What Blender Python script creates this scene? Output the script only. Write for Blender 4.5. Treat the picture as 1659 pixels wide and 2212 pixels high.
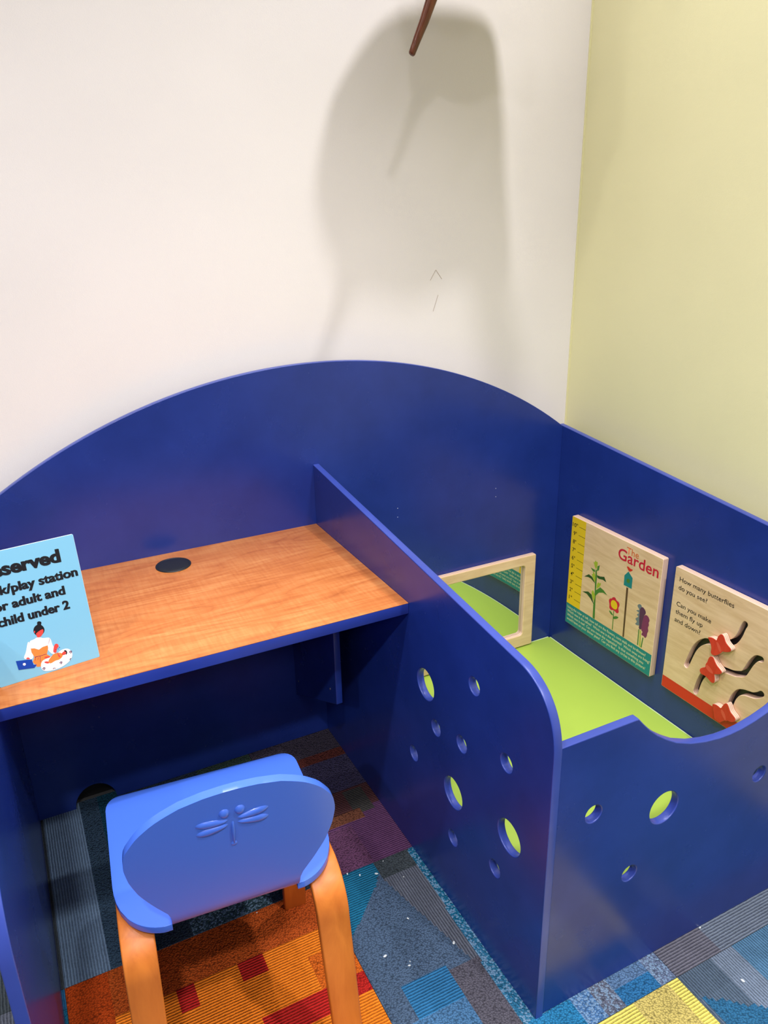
import bpy, bmesh, math, random
from mathutils import Matrix, Vector

# ------------------------------------------------------------------ scene reset
for o in list(bpy.data.objects):
    bpy.data.objects.remove(o, do_unlink=True)
SC = bpy.context.scene
COL = SC.collection
random.seed(7)

# ------------------------------------------------------------------ camera
cam = bpy.data.cameras.new('camera')
cam_ob = bpy.data.objects.new('camera', cam)
COL.objects.link(cam_ob)
Rv = Vector((0.8921672, -0.4512330, -0.0206518))
Uv = Vector((0.1797302, 0.3126710, 0.9327025))
Fv = Vector((0.4144089, 0.8358383, -0.3600550))
M = Matrix((Rv, Uv, -Fv)).transposed().to_4x4()
M.translation = (-1.6820992, -2.0119507, 1.5965375)
cam_ob.matrix_world = M
cam.sensor_fit = 'HORIZONTAL'
cam.sensor_width = 36.0
cam.lens = 36.2818
cam.clip_start = 0.02
SC.camera = cam_ob

# ------------------------------------------------------------------ view, world, lights
SC.view_settings.view_transform = 'Standard'
SC.view_settings.look = 'None'
SC.view_settings.gamma = 1.0
SC.view_settings.use_curve_mapping = False
SC.view_settings.exposure = -0.2

world = bpy.data.worlds.new('world')
SC.world = world
world.use_nodes = True
world.node_tree.nodes['Background'].inputs[0].default_value = (1.0, 0.97, 0.93, 1)
world.node_tree.nodes['Background'].inputs[1].default_value = 0.3

CEIL = 3.0
WARM = (1.0, 0.98, 0.982)
# downlights placed from the shadows, others added unseen as fill: x, y, watts, lens radius, beam spread in degrees
DOWNLIGHTS = [(-0.44, -0.55, 12.0, 0.03, 130), (-1.35, -0.55, 6.0, 0.045, 125), (-1.00, -1.30, 8.0, 0.055, 125),
              (-2.60, -1.20, 15.0, 0.055, 150), (-0.55, -2.35, 34.0, 0.06, 130), (-2.00, -2.60, 38.0, 0.06, 140),
              (-3.60, -2.60, 34.0, 0.06, 150), (-1.75, -1.22, 9.0, 0.05, 120)]
# large unseen fill panels added further back in the room: x, y, watts, side
FILL_PANELS = [(-1.5, -3.9, 16.0, 0.6), (-3.3, -3.9, 16.0, 0.6)]

# ------------------------------------------------------------------ small helpers
def srgb(r, g, b):
    def f(c):
        c /= 255.0
        return c / 12.92 if c <= 0.04045 else ((c + 0.055) / 1.055) ** 2.4
    return (f(r), f(g), f(b), 1.0)

def tag(o, label=None, cat=None, group=None, kind=None):
    if label: o['label'] = label
    if cat: o['category'] = cat
    if group: o['group'] = group
    if kind: o['kind'] = kind
    return o

def empty(name, loc, label=None, cat=None, group=None, rotz=0.0):
    o = bpy.data.objects.new(name, None)
    o.empty_display_size = 0.1
    COL.objects.link(o)
    o.location = loc
    o.rotation_euler = (0, 0, rotz)
    return tag(o, label, cat, group)

def link(name, me, mats, parent=None, local=False, smooth=True, angle=35):
    """world-space mesh -> object; under a parent the mesh is moved into the parent's frame"""
    if not isinstance(mats, (list, tuple)):
        mats = [mats]
    if not len(me.materials):
        for m in mats:
            me.materials.append(m)
    o = bpy.data.objects.new(name, me)
    COL.objects.link(o)
    if parent is not None:
        o.parent = parent
        if not local:
            org = Vector((0, 0, 0))
            p = parent
            while p is not None:
                org += Vector(p.location)
                p = p.parent
            me.transform(Matrix.Translation(-org))
    if smooth:
        me.polygons.foreach_set('use_smooth', [True] * len(me.polygons))
        me.set_sharp_from_angle(angle=math.radians(angle))
    return o

def bm_mesh(name, bm):
    me = bpy.data.meshes.new(name)
    bmesh.ops.recalc_face_normals(bm, faces=bm.faces)
    bm.to_mesh(me)
    bm.free()
    return me

def bevel_bm(bm, w, seg=2, ang=30):
    es = [e for e in bm.edges if len(e.link_faces) == 2 and e.calc_face_angle(0) > math.radians(ang)]
    bmesh.ops.bevel(bm, geom=es, offset=w, segments=seg, affect='EDGES', profile=0.5)

def box_mesh(x0, x1, y0, y1, z0, z1, bevel=0.0, seg=2):
    bm = bmesh.new()
    bmesh.ops.create_cube(bm, size=1.0)
    for v in bm.verts:
        v.co = Vector(((x0 + x1) / 2 + v.co.x * (x1 - x0), (y0 + y1) / 2 + v.co.y * (y1 - y0), (z0 + z1) / 2 + v.co.z * (z1 - z0)))
    if bevel:
        bevel_bm(bm, bevel, seg)
    return bm_mesh('box', bm)

def eval_curve(cu, matrix):
    ob = bpy.data.objects.new('tmp', cu)
    COL.objects.link(ob)
    bpy.context.view_layer.update()
    dg = bpy.context.evaluated_depsgraph_get()
    me = bpy.data.meshes.new_from_object(ob.evaluated_get(dg))
    bpy.data.objects.remove(ob, do_unlink=True)
    bpy.data.curves.remove(cu)
    me.materials.clear()
    if matrix is not None:
        me.transform(matrix)
    return me

def frame(origin, ex, ey):
    ex = Vector(ex).normalized(); ey = Vector(ey).normalized()
    ez = ex.cross(ey)
    m = Matrix((ex, ey, ez)).transposed().to_4x4()
    m.translation = origin
    return m

def panel_mesh(outline, holes, thick, matrix, bevel=0.0025, seg=2):
    """flat board with holes; local z = 0 is its face, the body lies behind it (-z)"""
    cu = bpy.data.curves.new('panel', 'CURVE')
    cu.dimensions = '2D'
    cu.fill_mode = 'BOTH'
    for pts in [outline] + list(holes):
        s = cu.splines.new('POLY')
        s.points.add(len(pts) - 1)
        for p, q in zip(s.points, pts):
            p.co = (q[0], q[1], 0, 1)
        s.use_cyclic_u = True
    cu.extrude = thick / 2 - bevel
    cu.bevel_depth = bevel
    cu.bevel_resolution = seg
    cu.offset = -bevel
    return eval_curve(cu, matrix @ Matrix.Translation((0, 0, -thick / 2)))

def circle(cx, cy, r, n=48):
    return [(cx + r * math.cos(2 * math.pi * k / n), cy + r * math.sin(2 * math.pi * k / n)) for k in range(n)]

def chaikin(pts, it=2):
    for _ in range(it):
        out = []
        for a, b in zip(pts, pts[1:] + pts[:1]):
            out += [(a[0] * .75 + b[0] * .25, a[1] * .75 + b[1] * .25), (a[0] * .25 + b[0] * .75, a[1] * .25 + b[1] * .75)]
        pts = out
    return pts

def flat_art(shapes, matrix, sgn=1.0, unit=0.001):
    """printed artwork: list of (points, material index, layer, smooth) as one thin layered mesh"""
    bm = bmesh.new()
    for pts, mi, layer, sm in shapes:
        pts = chaikin(pts, 2) if sm else pts
        vs = [bm.verts.new((p[0] * unit, p[1] * unit, layer * 0.00012)) for p in pts]
        f = bm.faces.new(vs)
        f.normal_update()
        if f.normal.z < 0:
            f.normal_flip()
        f.material_index = mi
    bmesh.ops.triangulate(bm, faces=bm.faces)
    me = bpy.data.meshes.new('art')
    bm.to_mesh(me); bm.free()
    me.transform(matrix)
    return me

def text_mesh(body, width=None, height=None, bold=0.0, sub=None):
    """text lying in XY from x=0 rightwards, baseline y=0, scaled to a width (of all, or of `sub`) and a cap/ascender height"""
    def make(b):
        cu = bpy.data.curves.new('txt', 'FONT')
        cu.body = b
        cu.size = 1.0
        cu.offset = bold
        cu.resolution_u = 4
        cu.fill_mode = 'FRONT'
        return eval_curve(cu, None)
    def ext(me, ax):
        c = [v.co[ax] for v in me.vertices]
        return min(c), max(c)
    me = make(body)
    a, b = ext(me, 0)
    nat = b - a
    if sub:
        ms = make(sub); s0, s1 = ext(ms, 0); nat_sub = s1 - s0
        bpy.data.meshes.remove(ms)
    else:
        nat_sub = nat
    mh = make('d'); h = ext(mh, 1)[1]
    bpy.data.meshes.remove(mh)
    kx = width / nat_sub
    ky = height / h if height else kx
    me.transform(Matrix.Diagonal((kx, ky, 1, 1)) @ Matrix.Translation((-a, 0, 0)))
    return me, nat * kx

def join(meshes):
    bm = bmesh.new()
    for m in meshes:
        bm.from_mesh(m)
        bpy.data.meshes.remove(m)
    me = bpy.data.meshes.new('joined')
    bm.to_mesh(me); bm.free()
    return me

# ------------------------------------------------------------------ materials
def mat(name, base, rough=0.5, spec=0.5, metal=0.0, coat=0.0, coat_rough=0.1):
    m = bpy.data.materials.new(name)
    m.use_nodes = True
    b = m.node_tree.nodes['Principled BSDF']
    b.inputs['Base Color'].default_value = base
    b.inputs['Roughness'].default_value = rough
    b.inputs['Specular IOR Level'].default_value = spec
    b.inputs['Metallic'].default_value = metal
    b.inputs['Coat Weight'].default_value = coat
    b.inputs['Coat Roughness'].default_value = coat_rough
    m['_b'] = 1
    return m

def N(m, t, **kw):
    n = m.node_tree.nodes.new(t)
    for k, v in kw.items():
        setattr(n, k, v)
    return n

def L(m, a, b):
    m.node_tree.links.new(a, b)

def P(m):
    return m.node_tree.nodes['Principled BSDF']

def pos(m, scale=(1, 1, 1), rot=(0, 0, 0)):
    g = N(m, 'ShaderNodeNewGeometry')
    mp = N(m, 'ShaderNodeMapping')
    mp.inputs['Scale'].default_value = scale
    mp.inputs['Rotation'].default_value = rot
    L(m, g.outputs['Position'], mp.inputs['Vector'])
    return mp.outputs['Vector']

def noise(m, vec, scale, detail=3, rough=0.5, dist=0.0):
    n = N(m, 'ShaderNodeTexNoise')
    n.inputs['Scale'].default_value = scale
    n.inputs['Detail'].default_value = detail
    n.inputs['Roughness'].default_value = rough
    n.inputs['Distortion'].default_value = dist
    L(m, vec, n.inputs['Vector'])
    return n.outputs['Fac']

def ramp(m, fac, stops):
    r = N(m, 'ShaderNodeValToRGB')
    el = r.color_ramp.elements
    while len(el) < len(stops):
        el.new(0.5)
    for e, (p, c) in zip(el, stops):
        e.position = p
        e.color = c
    L(m, fac, r.inputs['Fac'])
    return r.outputs['Color']

def bump(m, h, strength, dist):
    b = N(m, 'ShaderNodeBump')
    b.inputs['Strength'].default_value = strength
    b.inputs['Distance'].default_value = dist
    L(m, h, b.inputs['Height'])
    L(m, b.outputs['Normal'], P(m).inputs['Normal'])

def mathn(m, op, a, b):
    n = N(m, 'ShaderNodeMath', operation=op)
    for i, v in enumerate((a, b)):
        if isinstance(v, (int, float)):
            n.inputs[i].default_value = v
        else:
            L(m, v, n.inputs[i])
    return n.outputs[0]

def wall_mat(name, base):
    m = mat(name, base, 0.55, 0.3)
    v = pos(m)
    bump(m, noise(m, v, 420, 3, 0.6), 0.12, 0.002)
    c2 = tuple(c * 0.955 for c in base[:3]) + (1,)
    L(m, ramp(m, noise(m, v, 2.2, 2), [(0.35, base), (0.7, c2)]), P(m).inputs['Base Color'])
    return m

def blue_mat(name, base, rough):
    m = mat(name, base, rough, 0.5)
    v = pos(m)
    lo = tuple(c * 0.88 for c in base[:3]) + (1,)
    hi = tuple(c * 1.14 + 0.002 for c in base[:3]) + (1,)
    L(m, ramp(m, noise(m, v, 5, 5, 0.6), [(0.3, lo), (0.7, hi)]), P(m).inputs['Base Color'])
    r = N(m, 'ShaderNodeMapRange')
    r.inputs['To Min'].default_value = rough - 0.03
    r.inputs['To Max'].default_value = rough + 0.04
    L(m, noise(m, v, 9, 4, 0.6), r.inputs['Value'])
    L(m, r.outputs[0], P(m).inputs['Roughness'])
    return m

def light_wood(name, dark, lite, axis_scale, rough=0.42):
    m = mat(name, lite, rough, 0.4)
    v = pos(m, axis_scale)
    f = noise(m, v, 6, 6, 0.62, 0.6)
    f2 = noise(m, pos(m), 7, 2)
    mix = mathn(m, 'ADD', mathn(m, 'MULTIPLY', f, 0.7), mathn(m, 'MULTIPLY', f2, 0.3))
    L(m, ramp(m, mix, [(0.36, dark), (0.6, lite)]), P(m).inputs['Base Color'])
    return m

def ply_edge(name, axis, pitch=0.0028):
    """edge of a plywood board: plies stacked along one world axis"""
    m = mat(name, srgb(235, 200, 180), 0.5, 0.3)
    g = N(m, 'ShaderNodeNewGeometry')
    s = N(m, 'ShaderNodeSeparateXYZ')
    L(m, g.outputs['Position'], s.inputs[0])
    w = mathn(m, 'SINE', mathn(m, 'MULTIPLY', s.outputs[axis], 2 * math.pi / (pitch * 2)), 0.0)
    L(m, ramp(m, mathn(m, 'ADD', mathn(m, 'MULTIPLY', w, 0.5), 0.5),
              [(0.25, srgb(206, 166, 140)), (0.6, srgb(240, 210, 192))]), P(m).inputs['Base Color'])
    return m

MAT = {}
MAT['wall'] = wall_mat('cream_wall_paint', srgb(238, 232, 232))
MAT['wall_yellow'] = wall_mat('pale_yellow_wall_paint', srgb(234, 228, 180))
MAT['wall_grey'] = wall_mat('grey_wall_paint', srgb(132, 134, 138))
MAT['ceiling'] = wall_mat('ceiling_paint', srgb(236, 233, 228))
MAT['floor'] = mat('floor_screed', srgb(70, 70, 72), 0.9)
MAT['blue'] = blue_mat('blue_lacquer', srgb(28, 51, 133), 0.26)
MAT['blue_lit_edge'] = blue_mat('blue_lacquer_lit_edges', srgb(52, 70, 156), 0.3)  # lighter copy of the blue; light caught along board edges is in this colour
MAT['blue_band'] = blue_mat('blue_edge_band', srgb(36, 56, 145), 0.4)
MAT['screw'] = mat('screw_metal', srgb(190, 190, 190), 0.3, 0.5, 1.0)
MAT['black'] = mat('black_plastic', srgb(30, 31, 34), 0.4, 0.5)
MAT['dark_void'] = mat('black_ink', srgb(26, 24, 26), 0.6, 0.2)
MAT['chair'] = mat('light_blue_lacquer', srgb(72, 114, 224), 0.25, 0.5)
MAT['lime'] = mat('lime_vinyl', srgb(177, 208, 84), 0.45, 0.4)
_v = pos(MAT['lime'])
bump(MAT['lime'], noise(MAT['lime'], _v, 6, 3), 0.25, 0.01)
MAT['piping'] = mat('pale_vinyl_seam', srgb(205, 225, 170), 0.5, 0.3)
MAT['maple'] = light_wood('maple_face', srgb(220, 182, 138), srgb(240, 206, 166), (1.0, 1.2, 9.0))
MAT['maple_mirror'] = light_wood('maple_frame', srgb(220, 184, 140), srgb(240, 208, 168), (1.2, 1.0, 7.0))
MAT['ply_x'] = ply_edge('plywood_edge', 0)
MAT['ply_y'] = ply_edge('plywood_edge_frame', 1)
MAT['red_print'] = mat('red_print', srgb(214, 44, 34), 0.45, 0.4)
MAT['butterfly_red'] = light_wood('red_stained_ply', srgb(202, 40, 32), srgb(222, 58, 46), (1, 8, 2))
MAT['butterfly_body'] = mat('light_red_stain', srgb(226, 84, 68), 0.45, 0.4)
MAT['mirror'] = mat('acrylic_mirror', srgb(225, 230, 228), 0.015, 0.5, 1.0)
MAT['brown'] = light_wood('dark_reddish_wood', srgb(56, 26, 15), srgb(98, 52, 32), (5, 5, 1), 0.2)
MAT['light_trim'] = mat('white_fixture_metal', srgb(235, 235, 233), 0.4)
MAT['lens'] = mat('lamp_lens', srgb(255, 246, 232), 0.5)
P(MAT['lens']).inputs['Emission Color'].default_value = (1.0, 0.93, 0.84, 1)
P(MAT['lens']).inputs['Emission Strength'].default_value = 6.0
for nm, c in {'print_yellow': (238, 200, 30), 'print_teal': (16, 132, 134), 'print_crimson': (206, 22, 58), 'print_orange': (226, 112, 60),
              'leaf_dark': (34, 78, 36), 'leaf_mid': (70, 128, 50), 'leaf_light': (168, 186, 50), 'print_brown': (92, 62, 44),
              'print_gray': (112, 124, 134), 'plum_dark': (88, 44, 84), 'plum': (128, 46, 96), 'print_cream': (222, 220, 176),
              'sign_blue': (126, 188, 220), 'sign_black': (24, 24, 30), 'sign_red': (238, 72, 66), 'sign_white': (250, 242, 246),
              'sign_orange': (250, 132, 62), 'sign_navy': (18, 66, 168), 'sign_plum': (78, 40, 84), 'acrylic': (205, 228, 240)}.items():
    MAT[nm] = mat(nm, srgb(*c), 0.42, 0.35)

# cherry laminate: long grain along x, faint cross figure
m = MAT['laminate'] = mat('cherry_laminate', srgb(222, 132, 68), 0.33, 0.5)
g1 = noise(m, pos(m, (1.3, 22, 1)), 4, 6, 0.65, 0.5)
g2 = noise(m, pos(m, (46, 4.5, 1), (0, 0, 0.3)), 3.0, 2, 0.5)
g3 = noise(m, pos(m, (1.6, 7, 1)), 2.2, 3, 0.5, 1.2)
fig = mathn(m, 'MULTIPLY', g2, noise(m, pos(m, (1.2, 9, 1)), 2.4, 2))
rings = mathn(m, 'ABSOLUTE', mathn(m, 'SINE', mathn(m, 'MULTIPLY', noise(m, pos(m, (0.9, 5.5, 1)), 1.6, 1, 0.4, 0.3), 46.0), 0.0), 0.0)
vein = mathn(m, 'POWER', rings, 0.22)
mix = mathn(m, 'ADD', mathn(m, 'MULTIPLY', g1, 0.40), mathn(m, 'MULTIPLY', fig, 0.36))
mix = mathn(m, 'ADD', mix, mathn(m, 'MULTIPLY', g3, 0.30))
mix = mathn(m, 'ADD', mix, mathn(m, 'MULTIPLY', vein, 0.19))
L(m, ramp(m, mix, [(0.42, srgb(172, 94, 44)), (0.6, srgb(198, 119, 62)), (0.78, srgb(216, 145, 86))]), P(m).inputs['Base Color'])

# orange stained beech for the chair legs
MAT['beech'] = light_wood('orange_stained_beech', srgb(186, 98, 34), srgb(212, 122, 48), (4, 4, 0.7), 0.4)

# carpet: colour per block comes from the mesh, alpha says how the yarn runs
m = MAT['carpet'] = mat('loop_pile_carpet', srgb(90, 90, 100), 0.95, 0.1)
ca = N(m, 'ShaderNodeVertexColor', layer_name='Col')
vor = N(m, 'ShaderNodeTexVoronoi', feature='F1')
vor.inputs['Scale'].default_value = 230
gp = N(m, 'ShaderNodeNewGeometry')
L(m, gp.outputs['Position'], vor.inputs['Vector'])
loop = mathn(m, 'SUBTRACT', 1.0, mathn(m, 'MULTIPLY', vor.outputs['Distance'], 1.2))
sx = N(m, 'ShaderNodeSeparateXYZ')
L(m, gp.outputs['Position'], sx.inputs[0])
wob = mathn(m, 'MULTIPLY', noise(m, pos(m), 60, 2), 0.0025)
def rib(axis):
    s = mathn(m, 'SINE', mathn(m, 'MULTIPLY', mathn(m, 'ADD', sx.outputs[axis], wob), 2 * math.pi / 0.0066), 0.0)
    return mathn(m, 'ADD', mathn(m, 'MULTIPLY', s, 0.5), 0.5)
def sel(v):
    return mathn(m, 'LESS_THAN', mathn(m, 'ABSOLUTE', mathn(m, 'SUBTRACT', ca.outputs['Alpha'], v), 0.0), 0.12)
ribx, riby = rib(1), rib(0)
fx, fy, ff = sel(0.33), sel(0.66), sel(0.0)
h = mathn(m, 'ADD', mathn(m, 'MULTIPLY', fx, ribx), mathn(m, 'MULTIPLY', fy, riby))
flat = mathn(m, 'SUBTRACT', 1.0, mathn(m, 'ADD', fx, fy))
h = mathn(m, 'ADD', mathn(m, 'MULTIPLY', h, 0.75), mathn(m, 'MULTIPLY', mathn(m, 'ADD', mathn(m, 'MULTIPLY', flat, 0.75), 0.25), loop))
bump(m, h, 0.9, 0.004)
val = mathn(m, 'ADD', mathn(m, 'MULTIPLY', h, 0.85), 0.58)
val = mathn(m, 'MULTIPLY', val, mathn(m, 'ADD', 0.8, mathn(m, 'MULTIPLY', noise(m, pos(m), 26, 4, 0.6), 0.4)))
mx = N(m, 'ShaderNodeMix', data_type='RGBA', blend_type='MULTIPLY')
mx.inputs['Factor'].default_value = 1.0
L(m, ca.outputs['Color'], mx.inputs['A'])
cb = N(m, 'ShaderNodeCombineColor')
for i in range(3):
    L(m, val, cb.inputs[i])
L(m, cb.outputs[0], mx.inputs['B'])
fl = N(m, 'ShaderNodeMix', data_type='RGBA', blend_type='MIX')
vsep = N(m, 'ShaderNodeSeparateColor')
L(m, vor.outputs['Color'], vsep.inputs[0])
L(m, mathn(m, 'MULTIPLY', mathn(m, 'MULTIPLY', ff, mathn(m, 'GREATER_THAN', vsep.outputs[0], 0.6)), 0.5), fl.inputs['Factor'])
L(m, mx.outputs['Result'], fl.inputs['A'])
fl.inputs['B'].default_value = srgb(140, 172, 206)
L(m, fl.outputs['Result'], P(m).inputs['Base Color'])

# ================================================================== the room
WY = 0.0567          # face of the back wall (y) and of the right wall (x)
XL0, YF = -5.2, -5.2
def struct(name, me, mt, parent=None):
    o = link(name, me, mt, parent, smooth=False)
    o['kind'] = 'structure'
    return o
floor = struct('floor', box_mesh(XL0, WY, YF, WY, -0.12, -0.008), MAT['floor'])
wall_back = struct('wall_back', box_mesh(XL0, WY + 0.12, WY, WY + 0.12, -0.008, CEIL), MAT['wall'])
wall_right = struct('wall_right', box_mesh(WY, WY + 0.12, YF, WY, -0.008, CEIL), MAT['wall_yellow'])
struct('wall_left', box_mesh(XL0 - 0.12, XL0, YF - .12, WY + 0.12, -0.008, CEIL), MAT['wall_grey'])
struct('wall_front', box_mesh(XL0, WY + 0.12, YF - 0.12, YF, -0.008, CEIL), MAT['wall_grey'])
struct('notch_shade_strip', box_mesh(-2.6, 0.0, WY - 0.008, WY, -0.008, 0.1, 0.003), MAT['black'])  # black strip added behind the panel so the cable notch looks shaded
struct('ceiling', box_mesh(XL0, WY + 0.12, YF, WY + 0.12, CEIL, CEIL + 0.1), MAT['ceiling'])
struct('trim_1', box_mesh(WY - 0.004, WY + 0.002, WY - 0.004, WY + 0.002, 0.0, CEIL - 0.001), MAT['wall_yellow'])

# pencil marks on the back wall
def strip(pts, w, y):
    bm = bmesh.new()
    for (a, b) in zip(pts, pts[1:]):
        d = Vector((b[0] - a[0], 0, b[1] - a[1])).normalized()
        n = Vector((-d.z, 0, d.x)) * w / 2
        vs = [bm.verts.new(Vector((p[0], y, p[1])) + s * n) for p, s in ((a, 1), (b, 1), (b, -1), (a, -1))]
        bm.faces.new(vs)
    return bm_mesh('strip', bm)
MAT['pencil'] = mat('pencil_line', srgb(176, 158, 140), 0.8, 0.1)
mk = link('pencil_mark', join([strip([(-0.487, 1.408), (-0.468, 1.437), (-0.447, 1.410)], 0.0012, WY - 0.0006),
                              strip([(-0.477, 1.318), (-0.460, 1.365)], 0.0012, WY - 0.0006)]), MAT['pencil'], wall_back, smooth=False)

# ------------------------------------------------------------------ carpet tiles (24 inch modules)
TS = 0.6095
TX = [-1.7935 + TS * k for k in range(-3, 4)]
TY = [-0.582 - TS * k for k in range(-2, 5)]
FL, RX, RY, SP = 1.0, 0.33, 0.66, 0.0        # yarn: plain loops, ribs along x, ribs along y, flecked
O1, O2, O3, RD = (190, 84, 32), (236, 126, 34), (214, 102, 32), (184, 38, 34)
TEAL, BG, GR, DG, PU, BL = (26, 98, 132), (74, 94, 120), (92, 97, 110), (66, 74, 80), (98, 62, 100), (44, 104, 150)
PATTERN = {
 'orange': [(None, O2, RX), ((-1.80, -0.705, -1.18, -0.58), O1, FL), ((-1.80, -0.90, -1.70, -0.58), (186, 70, 22), FL),
            ((-1.435, -0.755, -1.37, -0.705), RD, RX), ((-1.575, -0.765, -1.53, -0.705), RD, RX), ((-1.28, -0.85, -1.17, -0.758), O3, FL),
            ((-1.42, -0.91, -1.26, -0.852), RD, RX), ((-1.225, -0.905, -1.17, -0.852), RD, FL), ((-1.80, -0.85, -1.66, -0.79), RD, RX),
            ((-1.62, -0.99, -1.50, -0.93), O3, FL), ((-1.40, -1.06, -1.22, -0.99), O3, FL), ((-1.66, -1.08, -1.5, -1.03), RD, RX),
            ((-1.30, -1.19, -1.18, -1.10), (214, 140, 40), FL)],
 'slate': [(None, BG, FL),
           ('poly', [(-1.20, -0.56), (-1.03, -0.56), (-1.029, -0.617), (-1.055, -0.654), (-1.20, -0.79)], TEAL, RX),
           ((-1.03, -0.64, -0.90, -0.56), DG, FL), ('poly', [(-1.03, -0.64), (-0.89, -0.64), (-0.86, -0.95), (-0.95, -0.95)], GR, RY),
           ((-1.13, -1.01, -1.012, -0.928), BL, RX), ((-1.20, -1.20, -1.012, -1.01), (72, 114, 156), FL),
           ((-1.012, -1.20, -0.90, -0.94), (88, 86, 98), FL),
           ('poly', [(-0.926, -0.56), (-0.5, -0.56), (-0.5, -0.85), (-0.933, -0.85)], TEAL, SP),
           ('poly', [(-0.933, -0.85), (-0.5, -0.85), (-0.5, -1.2), (-0.939, -1.2), (-0.938, -1.0)], (44, 106, 142), SP),
           ((-0.93, -1.2, -0.82, -1.12), (44, 122, 172), FL), ((-0.82, -1.2, -0.772, -1.0), (76, 116, 166), SP),
           ((-0.772, -1.2, -0.72, -1.0), (94, 100, 120), SP), ((-0.72, -1.2, -0.622, -1.15), (46, 108, 160), FL),
           ((-0.72, -1.15, -0.622, -1.0), (88, 118, 158), FL), ((-0.622, -1.2, -0.5, -1.0), (98, 112, 142), SP)],
 'grey_row': [(None, (98, 98, 112), RX), ((-0.43, -1.2, 0.1, -1.0), (104, 114, 132), RX)],
 'yellow': [(None, (224, 208, 104), RX), ((-0.70, -1.9, -0.605, -1.1), (200, 182, 106), FL), ((-0.90, -1.5, -0.80, -1.40), (206, 188, 104), FL),
            ((-1.1, -1.7, -0.95, -1.55), (206, 190, 96), FL)],
 'blue': [(None, (78, 116, 150), RY), ((-0.60, -1.9, -0.47, -1.1), (82, 98, 118), RY), ((-0.47, -1.9, -0.40, -1.1), (112, 126, 148), RY),
          ('poly', [(-0.56, -1.25), (-0.49, -1.31), (-0.40, -1.36), (-0.40, -1.5), (-0.58, -1.5)], (46, 100, 140), FL)],
 'plum': [(None, PU, RX), ((-1.2, -0.385, -0.5, -0.295), (92, 58, 60), RX), ((-0.99, -0.40, -0.93, -0.30), (72, 70, 68), RX),
          ((-1.2, -0.42, -0.97, -0.385), (120, 74, 56), FL), ((-1.2, -0.295, -0.5, -0.14), (74, 68, 98), FL), ((-1.2, -0.14, -0.5, -0.10), (108, 56, 50), FL),
          ((-1.2, -0.10, -0.5, 0.1), (78, 70, 84), FL), ((-1.2, -0.60, -1.02, -0.43), (104, 66, 98), FL)],
 'navy': [(None, (54, 68, 84), FL), ((-1.80, -0.60, -1.692, 0.1), (112, 136, 164), RY), ((-1.692, -0.60, -1.645, 0.1), (58, 80, 102), FL),
          ((-1.645, -0.60, -1.58, 0.1), (30, 76, 98), FL), ((-1.50, -0.60, -1.30, -0.4), (58, 82, 92), SP), ((-1.35, -0.2, -1.18, 0.1), (66, 84, 74), FL)],
}
def inside(poly, x, y):
    r = False
    for (x0, y0), (x1, y1) in zip(poly, poly[1:] + poly[:1]):
        if (y0 > y) != (y1 > y) and x < (x1 - x0) * (y - y0) / (y1 - y0) + x0:
            r = not r
    return r
PALS = [[TEAL, BG, GR, BL], [DG, GR, PU, BG], [(98, 62, 100), (92, 58, 60), (74, 68, 98), (110, 60, 70)], [BL, (80, 126, 166), GR, BG]]
def carpet_tile(i, j, kind, n):
    x0, x1, y1, y0 = TX[i], TX[i] + TS, TY[j], TY[j] - TS
    e = 0.0006
    x0 += e; x1 -= e; y0 += e; y1 -= e
    rnd = random.Random(i * 31 + j * 7)
    if kind is None:
        pal = PALS[(i * 5 + j * 3) % len(PALS)]
        pat = [(None, rnd.choice(pal), RY if rnd.random() < .5 else FL)]
        for _ in range(9):
            a, b = x0 + rnd.randint(0, 10) * .05, y0 + rnd.randint(0, 10) * .05
            pat.append(((a, b, a + rnd.choice((.05, .1, .2)), b + rnd.choice((.05, .1, .3))), rnd.choice(pal), rnd.choice((FL, RX, RY))))
    else:
        pat = PATTERN[kind]
    xs = [x0 + (x1 - x0) * k / n for k in range(n + 1)]
    ys = [y0 + (y1 - y0) * k / n for k in range(n + 1)]
    verts = [(x, y, 0.0) for y in ys for x in xs]
    faces = [(r * (n + 1) + c, r * (n + 1) + c + 1, (r + 1) * (n + 1) + c + 1, (r + 1) * (n + 1) + c) for r in range(n) for c in range(n)]
    cols = []
    for r in range(n):
        for c in range(n):
            x, y = (xs[c] + xs[c + 1]) / 2, (ys[r] + ys[r + 1]) / 2
            cur = None
            for p in pat:
                if p[0] is None: cur = p[1:]
                elif p[0] == 'poly':
                    if inside(p[1], x, y): cur = p[2:]
                elif p[0][0] <= x < p[0][2] and p[0][1] <= y < p[0][3]: cur = p[1:]
            cols.append(srgb(*cur[0])[:3] + (cur[1],))
    nb = len(verts)
    verts += [(x0, y0, -0.008), (x1, y0, -0.008), (x1, y1, -0.008), (x0, y1, -0.008)]
    rim = [(range(0, n + 1), nb, nb + 1), (range(n, (n + 1) ** 2, n + 1), nb + 1, nb + 2),
           (range((n + 1) ** 2 - 1, n * (n + 1) - 1, -1), nb + 2, nb + 3), (range(n * (n + 1), -1, -(n + 1)), nb + 3, nb)]
    for seq, a, b in rim:
        faces.append(tuple(list(seq)[::-1] + [a, b]))
        cols.append(cols[0])
    me = bpy.data.meshes.new('carpet_tile')
    me.from_pydata(verts, [], faces)
    at = me.color_attributes.new('Col', 'FLOAT_COLOR', 'CORNER')
    data = []
    for f, c in zip(me.polygons, cols):
        data += list(c) * f.loop_total
    at.data.foreach_set('color', data)
    o = link('carpet_tile', me, MAT['carpet'], floor, smooth=False)
    return o
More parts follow.
